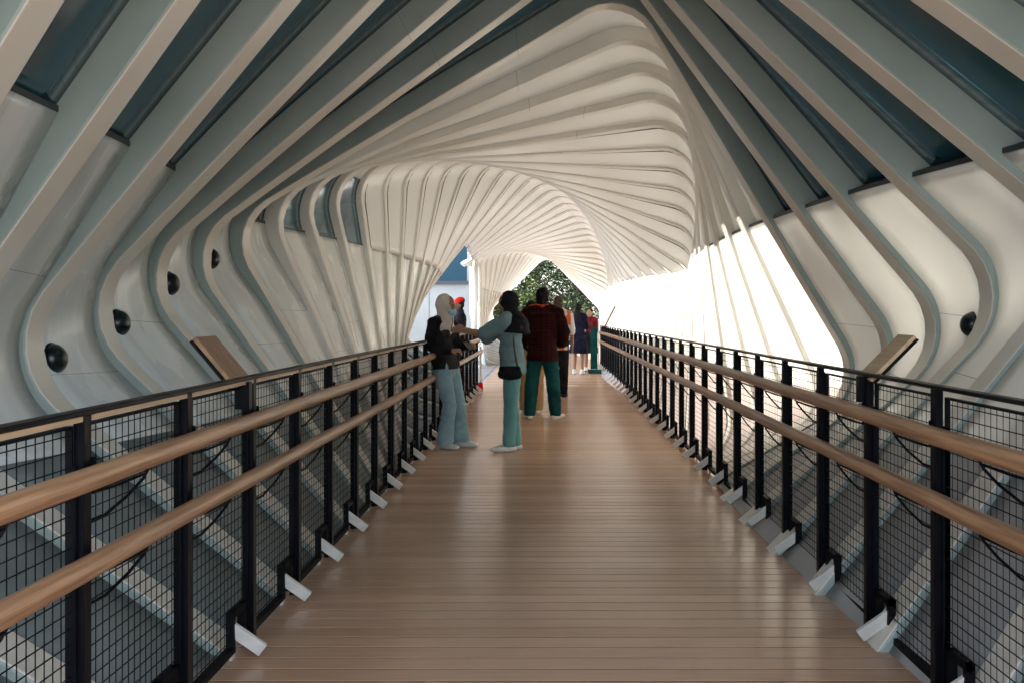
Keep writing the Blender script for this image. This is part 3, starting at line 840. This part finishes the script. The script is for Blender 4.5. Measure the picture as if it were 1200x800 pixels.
# --- woman in the black headscarf
L2 = person('woman in black headscarf, denim jacket and teal trousers holding both arms out', -.345, 10.05, R(180))
f = Fig(1.62, lean=.03)
f.face = Vector((1, -.05, -.05)).normalized()
f.sho[1].x += .04; f.sho[-1].x += .04
f.elb = {1: f.sho[1] + Vector((.215, -.03, -.12)), -1: f.sho[-1] + Vector((.20, .04, -.16))}
f.wri = {1: f.elb[1] + Vector((.225, -.06, .03)), -1: f.elb[-1] + Vector((.22, .07, .08))}
f.hdir = {1: Vector((1, -.25, .15)), -1: Vector((1, .25, .2))}; f.hup = {1: Vector((0, .9, .5)), -1: Vector((0, -.9, .5))}
f.ank[1] += Vector((.05, 0, 0)); f.ank[-1] += Vector((-.01, .02, 0)); f.curl = 45
blob('body', f.body, M['skin'], L2, .0065, 2)
eyes(f.headc, f.face, L2, f.k)
trousers(f, L2, M['teal'], (.098, .094, .084, .076, .074, .072, .070), 5, .006)
shirt(f, L2, M['denim_teal'], .12, .05, 6, .024, 'jacket', 1.1, .010, (.066, .060, .056, .054, .05))
hijab(f, L2, M['hijab_black'], .10, 7, True)
sole(f, L2, M['shoe_white'])
bag = thing('crossbody_bag', 'black bag hanging at the hip of the woman in teal trousers', 'bag', world_pt(L2, (.02, .19, .80)), R(180))
def bg(bm):
    tube(bm, [(-.075, 0, 0), (0, .01, -.005), (.075, 0, 0)], [.055, .062, .055], 14, ((0, 1, 0), .6))
    tube(bm, [(-.085, 0, .05), (.085, 0, .05)], [.03, .03], 10, ((0, 1, 0), .8))
blob('pouch', bg, M['black_cloth'], bag, .007, 3)
bm = bmesh.new(); tube(bm, [(-.08, 0, .06), (-.05, -.0, .22), (-.03, -.03, .40), (-.02, -.16, .60)], .009, 8); mesh_obj('strap', bm, M['strap'], bag, True)
pw = lerp(f.wri[1], f.wri[-1], .5) + Vector((.115, 0, .05))
phone_at('dark smartphone held out by the woman in the black headscarf', L2, pw, R(-8), R(-90))

# --- man in the plaid shirt, seen from behind
L3 = person('broad man in dark red plaid shirt and dark teal trousers seen from behind', -.05, 13.15, R(90))
f = Fig(1.74, True)
f.knee[1] += Vector((0, .05, 0)); f.knee[-1] += Vector((0, -.05, 0)); f.ank[1] += Vector((-.02, .075, 0)); f.ank[-1] += Vector((.03, -.08, 0))
f.toe[-1] = Vector((1, -.7, 0)); f.toe[1] = Vector((1, .2, 0))
f.elb = {1: f.sho[1] + Vector((-.02, .10, -.27)), -1: f.sho[-1] + Vector((-.02, -.10, -.27))}
f.wri = {1: f.elb[1] + Vector((.2, -.05, -.12)), -1: f.elb[-1] + Vector((.18, .03, -.14))}
f.hdir = {1: Vector((1, -.2, -.4)), -1: Vector((1, .2, -.4))}; f.hup = {1: Vector((0, 1, .3)), -1: Vector((0, -1, .3))}
blob('body', f.body, M['skin_dark'], L3, .0075, 2)
eyes(f.headc, f.face, L3, f.k)
trousers(f, L3, M['teal_dark'], (.108, .106, .10, .092, .092, .086, .078), 8, .008)
shirt(f, L3, M['plaid'], .95, .12, 9, .028, 'plaid_shirt', 1.15, .008, (.072, .068, .062, .055, .048))
hair_cap(f, L3, M['hair'], 0, 1)
def cl(bm):
    tube(bm, [f.sho[1] + Vector((.0, -.02, .085)), lerp(f.sho[1], f.neck, .5) + Vector((-.05, 0, .075)), f.neck + Vector((-.085, 0, .03)), lerp(f.sho[-1], f.neck, .6) + Vector((-.05, 0, .07))], [.018, .022, .024, .018], 10)
blob('collar', cl, M['orange'], L3, .007, 2)
sole(f, L3, M['shoe_white'])

# --- person in tan trousers beyond him
L4 = person('person in tan trousers mostly hidden between the plaid man and the black headscarf', -.21, 13.95, R(95))
f = Fig(1.58)
blob('body', f.body, M['skin'], L4, .009, 2)
trousers(f, L4, M['tan'], (.125, .120, .110, .100, .098, .095, .09), 10, .007)
shirt(f, L4, M['black_cloth'], .9, .08, 11, .016)
hair_cap(f, L4, M['hair'], .12, 2)
sole(f, L4, M['shoe_white'])

# --- floral shirt
L5 = person('person in white shirt with orange flowers standing beyond the plaid man', .21, 16.8, R(80))
f = Fig(1.70, True)
blob('body', f.body, M['skin'], L5, .009, 2)
trousers(f, L5, M['black_cloth'], (.105, .10, .09, .082, .08, .075, .07), 12, .006)
shirt(f, L5, M['floral'], .3, .08, 13, .02, wide=1.1)
hair_cap(f, L5, M['hair_brown'], 0, 3)
sole(f, L5, M['shoe_black'])

# --- two women near the far end of the right railing
def dress_woman(label, x, y, rz, top, skirt, h, hairlen, seed, shoe):
    rt = person(label, x, y, rz)
    f = Fig(h)
    f.elb = {1: f.sho[1] + Vector((.02, .05, -.25)), -1: f.sho[-1] + Vector((.02, -.05, -.25))}
    f.wri = {1: f.elb[1] + Vector((.19, -.08, .0)), -1: f.elb[-1] + Vector((.19, .08, .0))}
    f.hdir = {1: Vector((1, -.3, 0)), -1: Vector((1, .3, 0))}; f.hup = {1: Vector((0, .5, 1)), -1: Vector((0, -.5, 1))}
    blob('body', f.body, M['skin'], rt, .009, 2)
    eyes(f.headc, f.face, rt, f.k)
    shirt(f, rt, top, .12, .0, seed, .014, 'top')
    def sk(bm):
        k = f.k
        tube(bm, [f.waist + Vector((0, 0, .02)), f.pelvis + Vector((0, 0, .02)), f.pelvis + Vector((0, 0, -.20 * k)), f.pelvis + Vector((0, 0, -.43 * k))], [.125, .175, .20, .225], 20, ((1, 0, 0), .75))
    blob('skirt', sk, skirt, rt, .011, 4, .012, 8, seed, f.pelvis.z - .40)
    hair_cap(f, rt, M['hair'], hairlen, seed)
    sole(f, rt, shoe)
    return rt
dress_woman('woman with long black hair in navy knee-length dress with bare legs and white shoes', .76, 23.2, R(75), M['navy'], M['navy'], 1.66, .30, 20, M['shoe_white'])
dress_woman('long-haired woman in maroon top facing back beside the end of the right railing', 1.08, 24.4, R(-100), M['maroon'], M['black_cloth'], 1.56, .22, 23, M['shoe_white'])

# --- man in the red cap on the side landing
L8 = person('man in red cap and black shirt standing at the side opening past the left railing', -1.72, 19.6, R(190))
f = Fig(1.72, True)
f.elb = {1: f.sho[1] + Vector((.06, .05, -.24)), -1: f.sho[-1] + Vector((.06, -.05, -.24))}
f.wri = {1: f.elb[1] + Vector((.2, -.09, .09)), -1: f.elb[-1] + Vector((.2, .09, .09))}
f.hdir = {1: Vector((1, -.3, .4)), -1: Vector((1, .3, .4))}; f.hup = {1: Vector((0, .9, .2)), -1: Vector((0, -.9, .2))}
f.face = Vector((.9, .1, -.35)).normalized()
blob('body', f.body, M['skin_dark'], L8, .008, 2)
eyes(f.headc, f.face, L8, f.k)
shirt(f, L8, M['black_cloth'], .15, .08, 31, .016)
trousers(f, L8, M['black_cloth'], (.105, .10, .09, .082, .08, .075, .07), 32, .006)
hair_cap(f, L8, M['hair'], 0, 5)
def cap(bm):
    k = f.k; c = f.headc; fc = f.face
    rot = Matrix((fc, Vector((0, 0, 1)).cross(fc), fc.cross(Vector((0, 0, 1)).cross(fc)))).transposed()
    ell(bm, c + Vector((0, 0, .075 * k)) - fc * .012, (.108 * k, .098 * k, .082 * k), 18, rot)
    tube(bm, [c + fc * .06 + Vector((0, 0, .062)), c + fc * .17 + Vector((0, 0, .040))], [.075, .055], 14, ((0, 0, 1), .16))
blob('cap', cap, M['red'], L8, .007, 2)
sole(f, L8, M['shoe_black'])

# teal roll-up stand at the end of the right railing
st = thing('banner_stand', 'narrow teal banner stand with white pole at the far end of the right railing', 'banner', (1.17, 23.7, 0))
bm = bmesh.new(); box(bm, (-.10, -.012, .10), (.07, .012, 1.10)); bevel(bm, .003); mesh_obj('banner', bm, M['teal_dark'], st)
bm = bmesh.new(); tube(bm, [(.10, 0, .02), (.10, 0, 1.25)], .018, 10); mesh_obj('pole', bm, M['white'], st, True)
bm = bmesh.new(); box(bm, (-.16, -.13, 0), (.16, .13, .09)); bevel(bm, .01, 2); mesh_obj('base', bm, M['teal_dark'], st)

# white end post and column by the opening
ep = thing('column', 'tall pale steel column standing at the side opening on the left', 'column', (-1.93, 26.4, -.006))
bm = bmesh.new(); bmesh.ops.create_cone(bm, cap_ends=True, segments=24, radius1=.085, radius2=.085, depth=3.2, matrix=Matrix.Translation((0, 0, 1.6)))
mesh_obj('shaft', bm, M['cream'], ep, True)
bm = bmesh.new(); box(bm, (-.17, -.17, 0), (.17, .17, .05)); mesh_obj('base_plate', bm, M['cream'], ep)
bm = bmesh.new(); tube(bm, [(.14, -.1, .2), (.14, -.1, 2.7), (.02, -.1, 2.9)], .03, 10); mesh_obj('drain_pipe', bm, M['cream'], ep, True)
pp = thing('barrier_post', 'thin white post with red foot closing the end of the left railing', 'post', (-1.22, 18.25, 0))
bm = bmesh.new(); tube(bm, [(0, 0, .05), (0, 0, .80)], .02, 10); mesh_obj('pole', bm, M['white'], pp, True)
bm = bmesh.new(); bmesh.ops.create_cone(bm, cap_ends=True, segments=16, radius1=.055, radius2=.04, depth=.15, matrix=Matrix.Translation((0, 0, .075))); mesh_obj('foot', bm, M['red'], pp)

# ------------------------------------------------------------------ outside
bm = bmesh.new()
v = [bm.verts.new(p) for p in ((-400, -400, -5.6), (400, -400, -5.6), (400, 600, -5.6), (-400, 600, -5.6))]
bm.faces.new(v)
gm = noisy(mat('street', rough=.9), (.10, .10, .095), (.17, .165, .15), scale=.2, detail=8)
tag(mesh_obj('ground', bm, gm), kind='structure')
# landing beyond the exit
bm = bmesh.new(); box(bm, (-9, DEND + .01, -.4), (9, DEND + 9, -.02))
tag(mesh_obj('far_landing', bm, M['concrete']), kind='structure')

b_ = thing('station_building', 'white building with dark blue windows seen through the side opening', 'building', (-7.5, 40, -5.6))
wallm = noisy(mat('building_wall', rough=.8), (.26, .26, .25), (.34, .34, .33), scale=.8)
winm = mat('building_glass', (.008, .04, .065), .25, spec=.2)
bm = bmesh.new(); box(bm, (-8, -4, 0), (4.7, 4, 12)); mesh_obj('wall', bm, wallm, b_)
for zz in (1.2, 8.25):
    for xx in (-7.6, -4.6, -1.6, 1.9):
        bm = bmesh.new(); box(bm, (xx, -4.06, zz), (xx + 2.7, -4.002, zz + 2.6)); w_ = mesh_obj('window', bm, winm, b_)
        bm = bmesh.new(); box(bm, (xx - .06, -4.12, zz - .12), (xx + 2.76, -4.001, zz - .002)); mesh_obj('frame', bm, M['sill'], w_)
bm = bmesh.new()
for xx in (-5, -2, 1, 3.2): box(bm, (xx, -4.012, 0), (xx + .025, -4.001, 8.1))
mesh_obj('panel_joint', bm, M['seam_and_shade'], b_)

leafm = []
for i, (c1, c2) in enumerate((((.012, .026, .006), (.030, .052, .010)), ((.035, .06, .012), (.12, .14, .035)), ((.004, .010, .003), (.015, .028, .008)))):
    lm = noisy(mat('leaves', rough=.7, spec=.15), c1, c2, scale=1.5, detail=3)
    leafm.append(lm)
bark = noisy(mat('bark', rough=.9), (.06, .045, .03), (.11, .085, .06), scale=6, bump=.5)
def tree(label, x, y, h, r, nclump, leaf, mi, seed, group='trees beyond the exit'):
    rnd = random.Random(seed)
    rt = thing('leafy_tree', label, 'tree', (x, y, -5.6), rnd.random() * 6, group)
    bm = bmesh.new()
    tube(bm, [(0, 0, 0), (.1, .05, h * .25), (.0, .1, h * .5), (.1, 0, h * .75)], [.32, .25, .17, .07], 10)
    tips = []
    for k in range(10):
        a = k * 2.4; z0 = h * (.3 + .045 * k)
        tip = Vector((math.cos(a) * r * .75, math.sin(a) * r * .75, z0 + h * .18)); tips.append(tip)
        tube(bm, [(.05, .05, z0), tip * .5 + Vector((0, 0, z0 * .5 + .2)), tip], [.10, .06, .02], 6)
    mesh_obj('trunk', bm, bark, rt, True)
    bm = bmesh.new()
    for c in range(nclump):
        a, b, q = rnd.random() * 6.283, rnd.uniform(-1, 1), rnd.random() ** .4
        cs = math.sqrt(1 - b * b)
        cen = Vector((math.cos(a) * cs * r * q, math.sin(a) * cs * r * q, h * .62 + b * h * .36 * q))
        cr_ = rnd.uniform(.3, .65) * r * .3; mt_ = rnd.random()
        for l_ in range(leaf):
            d = Vector((rnd.gauss(0, 1), rnd.gauss(0, 1), rnd.gauss(0, .8))).normalized() * cr_ * rnd.random() ** .5
            p = cen + d; s_ = rnd.uniform(.06, .13)
            n_ = Vector((rnd.gauss(0, .6), rnd.gauss(0, .6), 1)).normalized(); a_, b2 = frame_of(n_)
            t_ = rnd.random() * 6.283; u_ = a_ * math.cos(t_) + b2 * math.sin(t_); w_ = n_.cross(u_)
            vs = [bm.verts.new(p + u_ * s_), bm.verts.new(p + w_ * s_ * .45 + n_ * s_ * .1), bm.verts.new(p - u_ * s_), bm.verts.new(p - w_ * s_ * .45 + n_ * s_ * .1)]
            bm.faces.new(vs).material_index = 0 if mt_ < .65 else 1
    mesh_obj('crown', bm, [leafm[mi], leafm[(mi + 1) % 3]], rt)
tree('dark green tree filling the tunnel exit, right of centre', 1.6, 53, 13, 5.0, 420, 60, 2, 1)
tree('yellow-green tree in the tunnel exit, left and nearest', -2.6, 51, 10.5, 3.2, 260, 60, 0, 2)
tree('tall tree behind the two others in the tunnel exit', -.5, 60, 16, 6.0, 420, 60, 0, 3)
tree('outer tree beyond the right side of the tunnel exit', 7.0, 58, 14, 5.0, 300, 50, 2, 4)

# ------------------------------------------------------------------ light, world, camera
SUN_EL, SUN_AZ = 42, 86      # azimuth measured from +Y towards +X
w = bpy.data.worlds.new('World'); scene.world = w; w.use_nodes = True
N, L = w.node_tree.nodes, w.node_tree.links
bgd = N['Background']; sky = N.new('ShaderNodeTexSky'); sky.sky_type = 'NISHITA'; sky.sun_disc = False
sky.sun_elevation = R(SUN_EL); sky.sun_rotation = R(SUN_AZ); sky.dust_density = 2.0
hs = N.new('ShaderNodeHueSaturation'); hs.inputs['Saturation'].default_value = .55; L.new(sky.outputs[0], hs.inputs['Color']); L.new(hs.outputs[0], bgd.inputs['Color']); bgd.inputs['Strength'].default_value = .15
sl = bpy.data.lights.new('sun', 'SUN'); sl.energy = 4.5; sl.angle = R(.5); sl.color = (1, .95, .88)
so = link('sun', sl)
dirv = Vector((math.sin(R(SUN_AZ)) * math.cos(R(SUN_EL)), math.cos(R(SUN_AZ)) * math.cos(R(SUN_EL)), math.sin(R(SUN_EL))))
so.rotation_euler = (-dirv).to_track_quat('-Z', 'Y').to_euler()
so.location = dirv * 60

cam = bpy.data.cameras.new('camera'); co = link('camera', cam)
co.location = (0, 0, 1.38); co.rotation_euler = (R(90), 0, 0)
cam.sensor_width = 36; cam.lens = 36 * 1150 / 1200
cam.shift_x = -40 / 1200; cam.shift_y = -30 / 1200
cam.clip_start = .05; cam.clip_end = 2000
scene.camera = co

scene.view_settings.view_transform = 'Standard'
scene.view_settings.look = 'None'
scene.view_settings.exposure = 3.0
scene.view_settings.gamma = 1
scene.view_settings.use_curve_mapping = False
cy = scene.cycles
cy.max_bounces = 10; cy.diffuse_bounces = 6; cy.glossy_bounces = 4; cy.transparent_max_bounces = 12; cy.transmission_bounces = 6
cy.use_denoising = True
